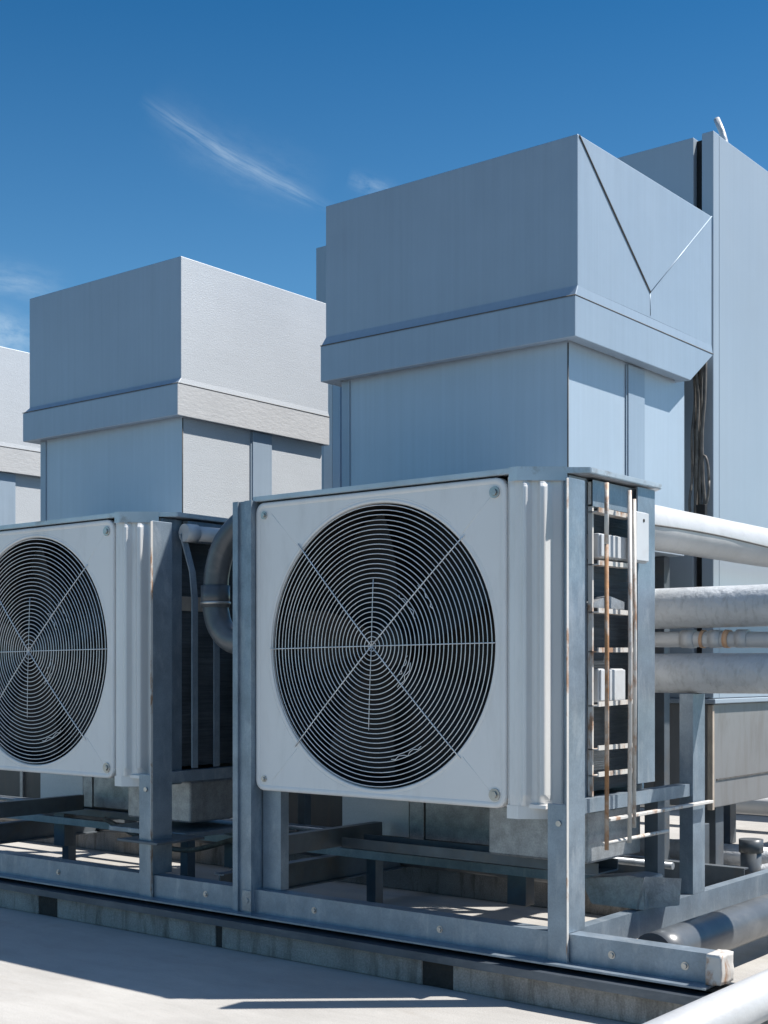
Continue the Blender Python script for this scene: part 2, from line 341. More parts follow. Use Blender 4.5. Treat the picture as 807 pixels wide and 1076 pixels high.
# ------------------------------------------------------------------ fan units
def make_unit(loc, label):
    u = thing('condenser_unit', label, 'air conditioner', loc, 'fan units standing along the frame')
    cx, cz, RR = -.676, 1.306, .576
    x0, x1, z0, z1 = -1.345, -.05, .690, 1.933
    # front panel with round hole and rounded right corners
    mb = MB(); bm = mb.bm
    n = 128
    def outer(a, inset, yy):
        dx, dz = math.cos(a), math.sin(a)
        X0, X1, Z0, Z1 = x0 + inset, x1 - inset, z0 + inset, z1 - inset
        tx = (X1 - cx) / dx if dx > 1e-9 else ((X0 - cx) / dx if dx < -1e-9 else 1e9)
        tz = (Z1 - cz) / dz if dz > 1e-9 else ((Z0 - cz) / dz if dz < -1e-9 else 1e9)
        t = min(tx, tz)
        px, pz = cx + dx * t, cz + dz * t
        rr = .045 - inset
        for sx, X in ((1, X1), (-1, X0)):
            for sz, Z in ((1, Z1), (-1, Z0)):
                ccx, ccz = X - sx * rr, Z - sz * rr
                if (px - ccx) * sx > 0 and (pz - ccz) * sz > 0:
                    v = Vector((px - ccx, pz - ccz)).normalized() * rr
                    px, pz = ccx + v.x, ccz + v.y
        return (px, yy, pz)
    corner_as = [math.atan2(sz * ((z1 if sz > 0 else z0) - cz) * sz, ((x1 if sx > 0 else x0) - cx)) for sx in (1, -1) for sz in (1, -1)]
    angs = sorted(set([2 * PI * i / n - PI for i in range(n)] + corner_as + [a + d for a in corner_as for d in (-.05, -.035, -.02, .02, .035, .05)]))
    def circ(a, r, yy): return (cx + math.cos(a) * r, yy, cz + math.sin(a) * r)
    loops = []
    for fn in (lambda a: outer(a, 0, .02), lambda a: outer(a, 0, -.008), lambda a: outer(a, .005, -.012), lambda a: outer(a, .018, -.012), lambda a: outer(a, .023, -.008),
               lambda a: circ(a, RR + .017, -.008), lambda a: circ(a, RR + .014, -.0100), lambda a: circ(a, RR + .007, -.0102), lambda a: circ(a, RR + .003, -.0085),
               lambda a: circ(a, RR, -.002), lambda a: circ(a, RR - .002, .05)):
        loops.append([bm.verts.new(fn(a)) for a in angs])
    m_ = len(angs)
    for li, (A, B) in enumerate(zip(loops[:-1], loops[1:])):
        for i in range(m_):
            ff = bm.faces.new((A[i], A[(i + 1) % m_], B[(i + 1) % m_], B[i])); ff.smooth = li in (1, 2, 3, 5, 6, 7, 8, 9)
    # shallow diagonal creases
    pan = mb.build('front_panel', M['panel'], u)
    cr = MB()
    for a in (PI * .25, PI * .75, PI * 1.25, PI * 1.75):
        p = outer(a, .05, -.009); q = circ(a, RR + .03, -.009)
        cr.tube([(q[0], -.0072, q[2]), (p[0], -.0072, p[2])], .0016, 6)
    for a0 in (.06, PI / 2 + .03, PI + .08, PI * 1.5 + .04):
        cr.torus((cx, -.0075, cz), RR + .023, .0016, a0=a0 - PI / 4 + .08, a1=a0 + PI / 4 - .16, seg=30, ms=5)
    cr.build('crease', M['panel'], pan)
    for px, pz, r in ((x1 - .05, z1 - .055, .015), (x1 - .05, z0 + .05, .016), (x0 + .05, z0 + .05, .009), (x0 + .05, z1 - .055, .011)):
        b = MB(); b.tube([(px, -.006, pz), (px, -.014, pz)], r * 1.5, 16); b.tube([(px, -.013, pz), (px, -.021, pz)], r * .9, 6)
        b.build('bolt', M['bolt'], pan)
    # grille
    gr = MB(); nr = 29; pitch = RR / (nr + .45)
    def dome(r): return -.010 - .022 * (1 - (r / RR) ** 2)
    for i in range(1, nr + 1):
        r = pitch * i
        gr.torus((cx + random.uniform(-.0012, .0012), dome(r), cz + random.uniform(-.0012, .0012)), r, .0020, seg=96 if i > 8 else 48, ms=6)
    def spoke(a, r0, r1, w=.0032):
        pts = [(cx + math.cos(a) * r, dome(r) - .004, cz + math.sin(a) * r) for r in [r0 + (r1 - r0) * t / 8 for t in range(9)]]
        gr.tube(pts, w, 6)
    for a in (0, PI): spoke(a + .01, .0, RR + .005, .0022)
    for a in (PI * .25, PI * .75, PI * 1.25, PI * 1.75): spoke(a - .02, .0, RR + .03, .0025)
    spoke(PI / 2 - .02, 0, .27, .0016); spoke(-PI / 2 - .06, 0, .34, .0016)
    # bent wires
    for (a, r, L) in ((.72, .24, .13), (.62, .33, .12), (-.62, .21, .12), (-.5, .18, .10), (-1.2, .46, .16)):
        pts = []
        for t in range(9):
            aa = a + (t - 4) / 4 * L / r * .5; rr2 = r + .006 * math.sin(t * 1.9 + a * 5)
            pts.append((cx + math.cos(aa) * rr2, dome(rr2) + random.uniform(-.006, .004), cz + math.sin(aa) * rr2))
        gr.tube(pts, .0018, 5)
    gr.build('fan_grille', M['wire'], u)
    # fan: shroud, blades, motor
    sh = MB()
    ringA = [sh.bm.verts.new(circ(2 * PI * i / 128, RR - .0035, .006)) for i in range(128)]
    ringB = [sh.bm.verts.new(circ(2 * PI * i / 128, RR - .012, .24)) for i in range(128)]
    for i in range(128):
        q = sh.bm.faces.new((ringA[i], ringA[(i + 1) % 128], ringB[(i + 1) % 128], ringB[i])); q.smooth = True
    sh.build('fan_shroud', M['black'], u)
    fan = MB(); fan.tube([(cx, .07, cz), (cx, .19, cz)], .085, 24); fan_o = fan.build('fan_hub', M['blade'], u)
    for kx_ in range(5):
        bl = MB(); a = 2 * PI * kx_ / 5 + .35
        rows = []
        for j in range(8):
            r = .08 + (RR - .115) * j / 7
            half = .36 - .10 * j / 7
            row = []
            for q in range(7):
                t = q / 6 * 2 - 1
                aa = a + half * t + .25 * j / 7
                row.append(bl.bm.verts.new((cx + math.cos(aa) * r, .12 + t * .045 * (1 + j * .05), cz + math.sin(aa) * r)))
            rows.append(row)
        for A, B in zip(rows[:-1], rows[1:]):
            for q in range(6):
                ff = bl.bm.faces.new((A[q], A[q + 1], B[q + 1], B[q])); ff.smooth = True
        bl.build('fan_blade', M['blade'], fan_o)
    cb = MB(); cb.box(x0 + .02, -.02, .25, .27, z0 + .02, z1 - .02); cb.build('inner_coil', M['black'], u)
    # cabinet shell
    cs = MB(); cs.box(x0 + .001, x0 + .016, .021, .78, z0 + .005, z1); cs.box(x0 + .017, .11, .765, .78, z0 + .005, z1)
    cs.box(x0 + .017, .105, .022, .764, z0 + .006, z0 + .02)
    cs.build('cabinet', M['panel'], u)
    # fluted corner
    d = Vector((.781, .624)); nn = Vector((.624, -.781))
    prof = [(-.049, .004), (-.040, .004), (-.036, -.006), (-.012, -.006)]
    for s_, h in ((0, .002), (.008, .004), (.016, .024), (.026, .024), (.030, .021), (.050, .003), (.062, .002), (.070, .006), (.078, .028), (.092, .029), (.098, .026), (.124, .004), (.130, .002), (.158, .001)):
        p = d * s_ + nn * h; prof.append((p.x, p.y))
    prof += [(.128, .115), (.128, .135)]
    fc = MB()
    # rounded ends of flutes: close the profile top and bottom with tapering rows
    zs = [(.705, .3), (.722, .55), (.745, 1), (1.89, 1), (1.915, .5), (1.932, .2)]
    base = [(-.049, .004), (-.040, .004), (-.036, -.002), (-.012, -.002)] + [tuple(d * s_ + nn * .001) for s_, h in ((0, 0), (.008, 0), (.016, 0), (.026, 0), (.03, 0), (.05, 0), (.062, 0), (.07, 0), (.078, 0), (.092, 0), (.098, 0), (.124, 0), (.13, 0), (.158, 0))] + [(.128, .115), (.128, .135)]
    rows = []
    for z, w in zs:
        rows.append([fc.bm.verts.new((b0[0] + (p0[0] - b0[0]) * w, b0[1] + (p0[1] - b0[1]) * w, z)) for p0, b0 in zip(prof, base)])
    for A, B in zip(rows[:-1], rows[1:]):
        for i in range(len(prof) - 1):
            fc.bm.faces.new((A[i], A[i + 1], B[i + 1], B[i]))
    fo = fc.build('fluted_corner', M['flute'], u)
    bv = fo.modifiers.new('b', 'BEVEL'); bv.width = .0025; bv.segments = 2; bv.limit_method = 'ANGLE'; bv.angle_limit = R(18)
    lo = MB()   # kick plate below flutes
    lo.strip([(-.049, -.003), (.0, -.003), (.124, .094), (.128, .12)], .655, .7045); lo.strip([(-.049, .001), (.0, .001), (.121, .097), (.124, .12)], .655, .7045)
    lo.build('kick_plate', M['flute'], u)
    # top cap
    cp = MB()
    out = [(x0 - .012, -.018), (.004, -.018), (.150, .098), (.222, .150), (.222, .72), (.142, .80), (x0 - .012, .80)]
    cp.extr(out, (0, 0, 1.940), (0, 0, 1.962), (1, 0, 0), (0, 1, 0))
    bmesh.ops.bevel(cp.bm, geom=list(cp.bm.edges), offset=.003, segments=2, affect='EDGES')
    co = cp.build('top_cap', M['cap'], u)
    c2 = MB()
    c2.strip([(-.03, -.020), (.006, -.020), (.152, .0965)], 1.912, 1.964)
    c2.build('corner_fold', M['cap'], co)
    for a_, w_ in ((.028, .016), (.085, .02)):
        p = d * a_ + nn * .012; q = d * (a_ + w_) + nn * .012
        b2 = MB(); b2.poly([(p.x, p.y, 1.912), (q.x, q.y, 1.912), (q.x, q.y, 1.939), (p.x, p.y, 1.939)])
        bmesh.ops.solidify(b2.bm, geom=b2.bm.faces[:], thickness=.010); b2.build('bracket', M['rust'], co)
    # coil on the side
    cl = MB(); cl.box(.080, .110, .14, .755, .74, 1.935); coil = cl.build('side_coil', M['coil'], u)
    return u

uR = make_unit((-2.70, 4.184, 0), 'larger looking white fan unit in the centre, nearest the ladder shaped coil guard')
uL = make_unit((-4.94, 4.184, 0), 'white fan unit cut by the left picture edge, beside the curved grey pipe')

# coil guard, right unit (local: world + (2.70, -4.184))
def ul(p): return (p[0] + 2.70, p[1] - 4.184, p[2])
gd = MB(); gd.tube([ul((-2.455, 4.41, .536)), ul((-2.455, 4.412, 1.2)), ul((-2.455, 4.408, 1.68))], .0085, 8)
guard = gd.build('coil_guard', M['rust'], uR)
gd = MB(); gd.tube([ul((-2.455, 4.408, 1.68)), ul((-2.455, 4.41, 1.91))], .0088, 8); gd.build('guard_rod', M['white_rod'], guard)
for yy, r, zt, zb in ((4.588, .0085, 1.90, .545), (4.625, .008, 1.87, .60)):
    gd = MB(); gd.tube([ul((-2.455, yy, zb)), ul((-2.453, yy + .003, 1.3)), ul((-2.455, yy, zt))], r, 8); gd.build('guard_rod', M['white_rod'], guard)
for z in (1.806, 1.606, 1.426, 1.276, 1.071, .906, .806):
    gd = MB(); tilt = random.uniform(-.006, .006)
    gd.extr([(0, 0), (.045, 0), (.045, .018), (.040, .018), (.040, .005), (0, .005)], ul((-2.545, 4.43, z)), ul((-2.545, 4.70, z + tilt)), (1, 0, 0), (0, 0, 1))
    gd.build('guard_rung', M['white_rod'], guard)
gd = MB(); gd.box(.153, .172, .246, .257, .73, 1.93); gd.build('guard_edge', M['white_rod'], guard)
gd = MB(); gd.tube([ul((-2.49, 4.44, .552)), ul((-2.49, 4.98, .552))], .008, 8); gd.build('guard_rod', M['white_rod'], guard)
# left unit struts
for (y0, y1, zt) in ((4.43, 4.40, 1.86), (4.575, 4.59, 1.80)):
    gd = MB(); pts = [(-4.70 + 4.94, y0 - 4.184, .74), (-4.70 + 4.94, y0 - 4.184, 1.55), (-4.70 + 4.94, (y0 + y1) / 2 - 4.184, 1.68), (-4.72 + 4.94, y1 - 4.184 - .03, zt)]
    for a, b_ in zip(pts[:-1], pts[1:]):
        gd.extr([(-.018, -.004), (.018, -.004), (.018, .004), (-.018, .004)], a, b_, (0, 1, 0), (1, 0, 0))
    gd.build('coil_strut', M['steel'], uL)
gd = MB(); gd.box(.112, .118, .15, .42, 1.50, 1.57); gd.build('card_patch', M['tan'], uL)

# ------------------------------------------------------------------ ducts
def make_duct(label, hx0, hx1, hy1, bx0, bx1, zt, zb1, zb2, zf, special=False, by1=6.175):
    hy0 = 4.97
    d = thing('exhaust_duct', label, 'duct', ((bx0 + bx1) / 2, 5.6, .40), 'hooded sheet metal ducts behind the fan units')
    ox, oy, oz = -(bx0 + bx1) / 2, -5.6, -.40
    def P(x, y, z): return (x + ox, y + oy, z + oz)
    e = .028
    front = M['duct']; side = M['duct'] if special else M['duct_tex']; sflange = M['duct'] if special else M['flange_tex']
    mb = MB(); bm = mb.bm
    def face(pts, mi=0):
        q = mb.poly([P(*p) for p in pts]); q.material_index = mi
    bo = .012
    # body goes up into the hood
    # shell of hood: top
    face([(hx0, hy0, zt), (hx1, hy0, zt), (hx1, hy1, zt), (hx0, hy1, zt)], 0)
    face([(hx0, hy0, zt), (hx0, hy0, zb1), (hx1, hy0, zb1), (hx1, hy0, zt)], 0)
    face([(hx0, hy1, zt), (hx1, hy1, zt), (hx1, hy1, zb1), (hx0, hy1, zb1)], 0)
    face([(hx0, hy0, zt), (hx0, hy1, zt), (hx0, hy1, zb1), (hx0, hy0, zb1)], 0)
    if special:
        ay = hy0 + .50 * (hy1 - hy0); az = zt - .62 * (zt - zb1) - .13
        A = (hx1 - .0005, ay, az); T0 = (hx1, hy0, zt); T1 = (hx1, hy1, zt - .0)
        B0 = (hx1, hy0, zb1); Bm = (hx1, ay + .0, zb1); B1 = (hx1, hy1, zb1)
        face([T0, A, T1], 1)
        face([T0, B0, Bm, A], 1); face([A, Bm, B1, T1], 1)
    else:
        face([(hx1, hy0, zt), (hx1, hy0, zb1), (hx1, hy1, zb1), (hx1, hy1, zt)], 1)
    # sloping band then flange
    X0, X1, Y0, Y1 = hx0 - (.010 if special else e), hx1 + (.004 if special else .003), hy0 - e, hy1 + e * .3
    def ring(a, b_):
        (ax0, ax1, ay0, ay1, az), (cx0, cx1, cy0, cy1, cz) = a, b_
        return [[(ax0, ay0, az), (cx0, cy0, cz), (cx1, cy0, cz), (ax1, ay0, az)], [(ax1, ay0, az), (cx1, cy0, cz), (cx1, cy1, cz), (ax1, ay1, az)],
                [(ax1, ay1, az), (cx1, cy1, cz), (cx0, cy1, cz), (ax0, ay1, az)], [(ax0, ay1, az), (cx0, cy1, cz), (cx0, cy0, cz), (ax0, ay0, az)]]
    hood = mb
    for i, q in enumerate(ring((hx0, hx1, hy0, hy1, zb1), (X0, X1, Y0, Y1, zb2))): face(q, 1 if i == 1 else 0)
    cut = .26 if special else 0
    for i, q in enumerate(ring((X0, X1, Y0, Y1, zb2), (X0, X1, Y0, Y1 - cut, zf))): face(q, 2 if i == 1 else 0)
    # underside return lip
    for i, q in enumerate(ring((X0, X1, Y0, Y1 - cut, zf), (bx0 - .01, bx1 + .01, 5.01, by1 + .01 - (cut * .5), zf + .008))): face(q, 0)
    bmesh.ops.remove_doubles(hood.bm, verts=hood.bm.verts, dist=.0004)
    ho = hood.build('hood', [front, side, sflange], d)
    bv = ho.modifiers.new('b', 'BEVEL'); bv.width = .004; bv.segments = 2; bv.limit_method = 'ANGLE'; bv.angle_limit = R(25)
    sm = MB()
    if special:
        for a, b_, w in ((T0, A, .004),):
            a = Vector(P(*a)); b_ = Vector(P(*b_)); sm.tube([a + Vector((.002, .012, -.004)), (a + b_) / 2 + Vector((.003, 0, 0)), b_ + Vector((.002, 0, 0))], w, 6)
        sm.build('seam', M['seam'], ho)  # dark line painted in for the shadow of the crease gap
        s2 = MB(); a = Vector(P(*T1)); b_ = Vector(P(*A)); s2.tube([a, b_], .0028, 6)
        s2.tube([Vector(P(*A)), Vector(P(hx1 + .001, ay, zb1 + .01))], .0022, 6)
        s2.build('seam', M['duct'], ho)
    # drip of sealant just beneath the band
    s3 = MB(); s3.tube([P(X1 - .004 + .003, Y0, zb2 + .004), P(X1 + .0, Y1, zb2 + .004)], .003, 6)
    s3.tube([P(X0, Y0 - .001, zb2 + .004), P(X1, Y0 - .001, zb2 + .004)], .0025, 6)
    s3.build('band_bead', M['seam'], ho)
    # body
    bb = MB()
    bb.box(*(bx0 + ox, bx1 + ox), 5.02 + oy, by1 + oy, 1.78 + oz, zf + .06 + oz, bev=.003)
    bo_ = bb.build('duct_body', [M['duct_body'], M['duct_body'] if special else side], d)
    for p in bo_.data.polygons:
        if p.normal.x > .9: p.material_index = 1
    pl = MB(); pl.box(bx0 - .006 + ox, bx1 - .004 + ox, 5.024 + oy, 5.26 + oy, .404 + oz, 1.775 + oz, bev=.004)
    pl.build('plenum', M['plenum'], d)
    # cover strip + seams
    st = MB(); ys = 5.02 + .465 * (by1 - 5.02)
    st.box(bx1 + ox + .0025, bx1 + ox + .012, ys + oy, ys + .16 + oy, 1.785 + oz, zf - .0 + oz, bev=.002); st.build('cover_strip', M['duct'], d)
    st = MB(); st.box(bx1 + ox + .0025, bx1 + ox + .0065, ys + oy - .012, ys + oy - .005, 1.785 + oz, zf + oz); 
    st.build('seam_strip', M['duct'], d); st = MB()
    st.box(bx0 + ox + .0, bx0 + ox + .05, 5.02 + oy - .006, 5.02 + oy - .0025, 1.785 + oz, zf + oz)
    st.build('seam_strip', M['duct'], d)
    st = MB(); st.tube([P(bx1, 5.018, 1.79), P(bx1 + .001, 5.0185, zf)], .0035, 6); st.build('corner_bead', M['seam'], d)
    # base skirt and lower panels
    lp = MB(); w = bx1 - bx0
    lp.box(bx0 + ox + .01, bx0 + .33 * w + ox, 5.005 + oy, 5.0175 + oy, .415 + oz, .80 + oz, bev=.003)
    lp.build('lower_panel', M['duct_tex'], d)
    lp = MB(); lp.box(bx0 + .335 * w + ox, bx0 + .40 * w + ox, 5.002 + oy, 5.0175 + oy, .41 + oz, .80 + oz, bev=.003)
    lp.box(bx0 + .405 * w + ox, bx1 - .005 + ox, 5.008 + oy, 5.0175 + oy, .415 + oz, .80 + oz, bev=.003)
    lp.build('lower_panel', M['galv'], d)
    bs = MB(); bs.box(bx0 + ox - .03, bx1 + ox + .04, 4.985 + oy, 5.28 + oy, .36 + oz, .402 + oz, bev=.003); bs.build('base_frame', M['steel_dark'], d)
    lg = None
    for lx in (bx0 + .1, bx1 - .1):
        for ly, zt_ in ((5.15, .358), (by1 - .05, 1.778)):
            lg = MB(); lg.box(lx - .03 + ox, lx + .03 + ox, ly - .03 + oy, ly + .03 + oy, -.40 + .002, zt_ + oz, bev=.003); lg.build('leg', M['steel_dark'], d)
    return d
make_duct('tall smooth grey duct in the middle whose hood side is folded in a V', -4.337, -2.907, 6.30, -4.27, -2.984, 3.506, 2.856, 2.806, 2.632, True, 6.15)
make_duct('grey hooded duct with a pebbly sunlit side, behind the left fan unit', -6.72, -5.38, 6.19, -6.67, -5.42, 3.464, 2.800, 2.765, 2.594)
make_duct('hooded duct of which only the sunlit side shows at the left picture edge', -9.21, -7.86, 6.19, -9.16, -7.90, 3.464, 2.800, 2.765, 2.594)

# ------------------------------------------------------------------ plant housing
h = thing('plant_housing', 'tallest grey metal housing at the right, behind the V folded duct', 'metal cabinet', (-4.3, 7.5, 0))
def hb(name, x0, x1, y0, y1, z0, z1, mat, bev=.004, par=None): return MB().box(x0 + 4.3, x1 + 4.3, y0 - 7.5, y1 - 7.5, z0, z1, bev=bev).build(name, M[mat], par or h)
hb('wall_panel', -4.1, -3.055, 6.40, 9.2, 1.065, 3.975, 'housing')
hb('side_wall', -3.045, -2.943, 6.47, 9.2, 1.065, 3.978, 'housing')
hb('corner_post', -3.008, -2.943, 6.398, 6.468, 1.065, 3.982, 'housing')
hb('slot_back', -3.054, -3.008, 6.44, 6.468, 1.065, 3.965, 'black', 0)
lo = hb('lower_cabinet', -4.05, -2.952, 6.42, 9.0, .50, 1.035, 'housing_low')
hb('ledge', -4.12, -2.925, 6.38, 9.1, 1.037, 1.062, 'housing', par=lo)
hb('seam_strip', -2.950, -2.946, 6.45, 8.9, .640, .648, 'seam', 0, par=lo)
hb('edge_trim', -2.975, -2.946, 6.395, 6.418, .49, 1.03, 'tan', .002, par=lo)
for x in (-3.95, -3.05):
    for y in (6.6, 8.8):
        hb('leg', x - .05, x + .05, y - .05, y + .05, .002, .498, 'steel_dark')
hb('leg', -2.99, -2.90, 6.18, 6.26, .002, .44, 'steel_dark')
rs = thing('metal_riser', 'narrow tall metal riser showing as a sliver left of the V folded duct', 'metal riser', (-7.55, 9.4, 0))
MB().box(-.42, .42, -.4, .4, .002, 5.02, bev=.006).build('shell', M['housing'], rs)
MB().box(-.30, -.20, -.43, -.402, .1, 4.0, bev=.004).build('cover_strip', M['duct_tex'], rs)
MB().box(-.19, -.10, -.44, -.402, .1, 3.9, bev=.004).build('cover_strip', M['duct'], rs)
# top vent tube
t = MB(); t.tube([(0, 0, 0), (-.01, 0, .06), (-.03, .005, .12), (-.06, .01, .19)], .017, 12)
t = t.build('vent_tube', M['pipe_wrap'], None, label='small bent grey tube sticking up from the roof of the tallest housing', category='vent tube')
t.location = (-2.99, 6.66, 3.965)

w_ = MB(); w_.box(-13.9, 3.4, 0, .3, .0, 1.02, bev=.01)
w_ = w_.build('parapet_wall', M['concrete'], None, label='low concrete parapet wall at the back of the roof, mostly hidden by the units', category='parapet'); w_.location = (0, 10.6, .001)
# ------------------------------------------------------------------ pipes
def pipe(name, pts, r, mat, label, cat='pipe', seg=28, wob=0., group=None):
    p0 = Vector(pts[0]); P = []
    # subdivide
    for a, b_ in zip(pts[:-1], pts[1:]):
        a = Vector(a); b_ = Vector(b_); n = max(1, int((b_ - a).length / .12)) if wob else 1
        for i in range(n): P.append(a.lerp(b_, i / n))
    P.append(Vector(pts[-1]))
    P = [p - p0 for p in P]
    mb = MB()
    mb.tube(P, r, seg, rfun=(lambda i, p: r * (1 + wob * noise.noise(Vector((i * .7, r * 50, 3.1))))) if wob else None)
    o = mb.build(name, mat, None, label=label, category=cat)
    if group: o['group'] = group
    o.location = p0
    return o
top = pipe('insulated_pipe', [(-2.72, 4.98, 1.835), (-2.72, 10.0, 1.835)], .098, M['pipe_white'], 'uppermost fat white pipe with a seam, running back from the unit along the housing', wob=.03)
s = MB(); pts = [(-2.72 + .098 * math.cos(-.15 + .25 * math.sin(i * .12)) + .001, 4.98 + i * .12, 1.835 + .099 * math.sin(-.15 + .1 * math.sin(i * .3))) for i in range(40)]
s.tube([Vector(p) - Vector((-2.72, 4.98, 1.835)) for p in pts], .004, 6); s.build('seam', M['seam'], top)
def band(parent, x, r, w, mat):
    b = MB(); b.tube([(x, 0, 0), (x + w, 0, 0)], r, 28); b.build('band', M[mat], parent)
p2 = pipe('insulated_pipe', [(-3.05, 5.30, 1.478), (1.5, 5.30, 1.478)], .088, M['pipe_wrap'], 'fat grey pipe second from the top, crossing in front of the tallest housing', wob=.02)
p3 = pipe('insulated_pipe', [(-3.05, 5.285, 1.196), (1.5, 5.285, 1.196)], .085, M['pipe_wrap'], 'lowest fat grey pipe resting on the steel post', wob=.02)
p4 = pipe('thin_pipe', [(-3.05, 5.30, 1.345), (-2.5, 5.30, 1.342), (-2.2, 5.30, 1.335), (1.5, 5.30, 1.30)], .034, M['pipe_white'], 'thin white pipe with orange tape between two fat grey pipes', wob=.05)
for x, w, m_ in ((.47, .06, 'pipe_white'), (.56, .014, 'orange'), (.60, .05, 'pipe_white'), (.665, .022, 'orange'), (.72, .05, 'pipe_white')): 
    b = MB(); b.tube([(x, 0, -.0 - x * .004), (x + w, 0, -.0 - x * .006)], .039, 24); b.build('tape_band', M[m_], p4)
# ground pipe beside side beam
pipe('ground_pipe', [(-2.27, 4.42, .165), (-2.27, 8.6, .165)], .082, M['pipe_grey'], 'dark grey blue pipe lying low along the right side beam of the frame', wob=.02)
fp = pipe('foreground_pipe', [(-1.645, 1.9, .205), (-1.645, 6.5, .205)], .068, M['pipe_white'], 'clean white pipe in the bottom right corner, nearest the camera', seg=40, wob=.0)
# curved elbow pipe between units
def smooth(pts, n=8):
    pts = [Vector(p) for p in pts]; out = []
    for i in range(len(pts) - 1):
        p0 = pts[max(i - 1, 0)]; p1 = pts[i]; p2_ = pts[i + 1]; p3_ = pts[min(i + 2, len(pts) - 1)]
        for j in range(n):
            t = j / n
            out.append(.5 * ((2 * p1) + (-p0 + p2_) * t + (2 * p0 - 5 * p1 + 4 * p2_ - p3_) * t * t + (-p0 + 3 * p1 - 3 * p2_ + p3_) * t ** 3))
    out.append(pts[-1]); return out
O = Vector((-4.44, 4.32, 1.35))
e = thing('curved_pipe', 'thick dark grey pipe bending in a C between the two fan units', 'pipe', O)
path = [Vector(p) - O for p in smooth([(-4.07, 4.33, 1.925), (-4.16, 4.33, 1.915), (-4.28, 4.325, 1.875), (-4.38, 4.32, 1.79), (-4.43, 4.32, 1.68), (-4.445, 4.32, 1.57)])]
MB().tube(path, .058, 24).build('upper_bend', M['pipe_grey'], e)
path = [Vector(p) - O for p in smooth([(-4.445, 4.32, 1.55), (-4.44, 4.32, 1.48), (-4.41, 4.32, 1.405), (-4.34, 4.32, 1.35), (-4.24, 4.32, 1.335), (-4.07, 4.32, 1.335)])]
MB().tube(path, .060, 24).build('lower_bend', M['pipe_grey'], e)
MB().tube([Vector((-4.445, 4.32, 1.60)) - O, Vector((-4.445, 4.32, 1.50)) - O], .067, 24).build('coupling', M['pipe_grey'], e)
MB().tube([Vector((-4.445, 4.32, 1.525)) - O, Vector((-4.445, 4.32, 1.513)) - O], .070, 24).build('clamp', M['bolt'], e)
# white pipe under the cap of left unit
wp = pipe('coolant_pipe', [(-4.70, 4.36, 1.865), (-4.62, 4.93, 1.865)], .036, M['pipe_white'], 'short white pipe under the top edge of the left fan unit, by the curved pipe')
b = MB(); b.tube([Vector((.045, .32, 0)), Vector((.05, .355, 0))], .042, 18); b.build('clamp', M['steel_dark'], wp)
b = MB(); b.tube([Vector((.0, .0, 0)), Vector((.01, .07, 0))], .043, 18); b.build('collar', M['pipe_white'], wp)
# hose runs beneath
hose = MB(); hose.tube(smooth([(0, 0, 0), (.5, .03, .02), (1.0, -.04, -.01), (1.5, .02, .015), (2.1, 0, 0)]), .025, 14)
ho = hose.build('black_hose', M['black'], None, label='black hose lying under the right hand fan unit, behind the far kerb', category='hose'); ho.location = (-5.0, 6.25, .026)
hose = MB(); hose.tube(smooth([(0, 0, 0), (.35, .02, -.10), (.7, 0, -.12), (1.1, .03, -.02), (1.4, .1, .02)]), .014, 10)
ho = hose.build('black_hose', M['cable'], None, label='thin sagging cable below the left hand fan unit', category='cable'); ho.location = (-6.0, 4.955, .36)
td = thing('dark_backing_duct', 'long dark rectangular duct added low behind the hooded ducts as dark backing', 'duct', (-9, 7.1, 0))  # duct added to darken the gaps under the units
MB().box(-4.5, 4.5, -.3, .3, .06, 1.15, bev=.01).build('duct_body', M['plenum'], td)
for i in range(7): MB().box(-4.2 + i * 1.3, -4.16 + i * 1.3, -.32, .32, .05, 1.17, bev=.004).build('flange', M['galv'], td)
for i in range(4): MB().box(-4 + i * 2.5, -3.95 + i * 2.5, -.25, .25, .002, .048, bev=.003).build('leg', M['steel_dark'], td)
pipe('conduit', [(-9.0, 5.45, .335), (-2.7, 5.45, .335)], .016, M['galv'], 'thin bare metal conduit crossing under the units, higher of the two conduits', 'conduit')
pipe('conduit', [(-9.0, 5.62, .19), (-2.7, 5.62, .19)], .026, M['pipe_grey'], 'dark conduit crossing low under the units just in front of the far kerb', 'conduit')
tr_ = thing('cable_tray', 'narrow dark cable tray hanging under the nearest fan unit', 'cable tray', (-3.5, 4.72, .40))
MB().box(-.45, .88, -.08, .08, 0, .006, bev=.001).build('tray_floor', M['steel_dark'], tr_)
for sy in (-.083, .077): MB().box(-.45, .88, sy, sy + .005, 0, .045, bev=.001).build('tray_side', M['steel_dark'], tr_)
# far low pipes / rails on the deck behind the units
pipe('deck_pipe', [(-9, 7.3, .14), (-1.5, 7.3, .14)], .06, M['pipe_wrap'], 'pale pipe low behind the frame, nearer of the two deck pipes')
pipe('deck_pipe', [(-12, 9.6, .2), (-1.0, 9.6, .2)], .08, M['pipe_white'], 'pale pipe low behind the housing, farther of the two deck pipes')
# drain pipe at right
dp = thing('drain_pipe', 'short upright grey drain pipe with an elbow, right of the tall steel post', 'pipe', (-2.72, 6.35, 0))
MB().tube([(0, 0, .002), (0, 0, .36)], .052, 20).build('riser', M['pipe_grey'], dp)
MB().tube([(0, 0, .30), (0, 0, .365)], .060, 20).build('collar', M['pipe_grey'], dp)
MB().tube(smooth([(0.03, .02, .2), (.2, .12, .23), (.4, .25, .22), (1.2, .6, .2)]), .036, 14).build('branch', M['pipe_wrap'], dp)
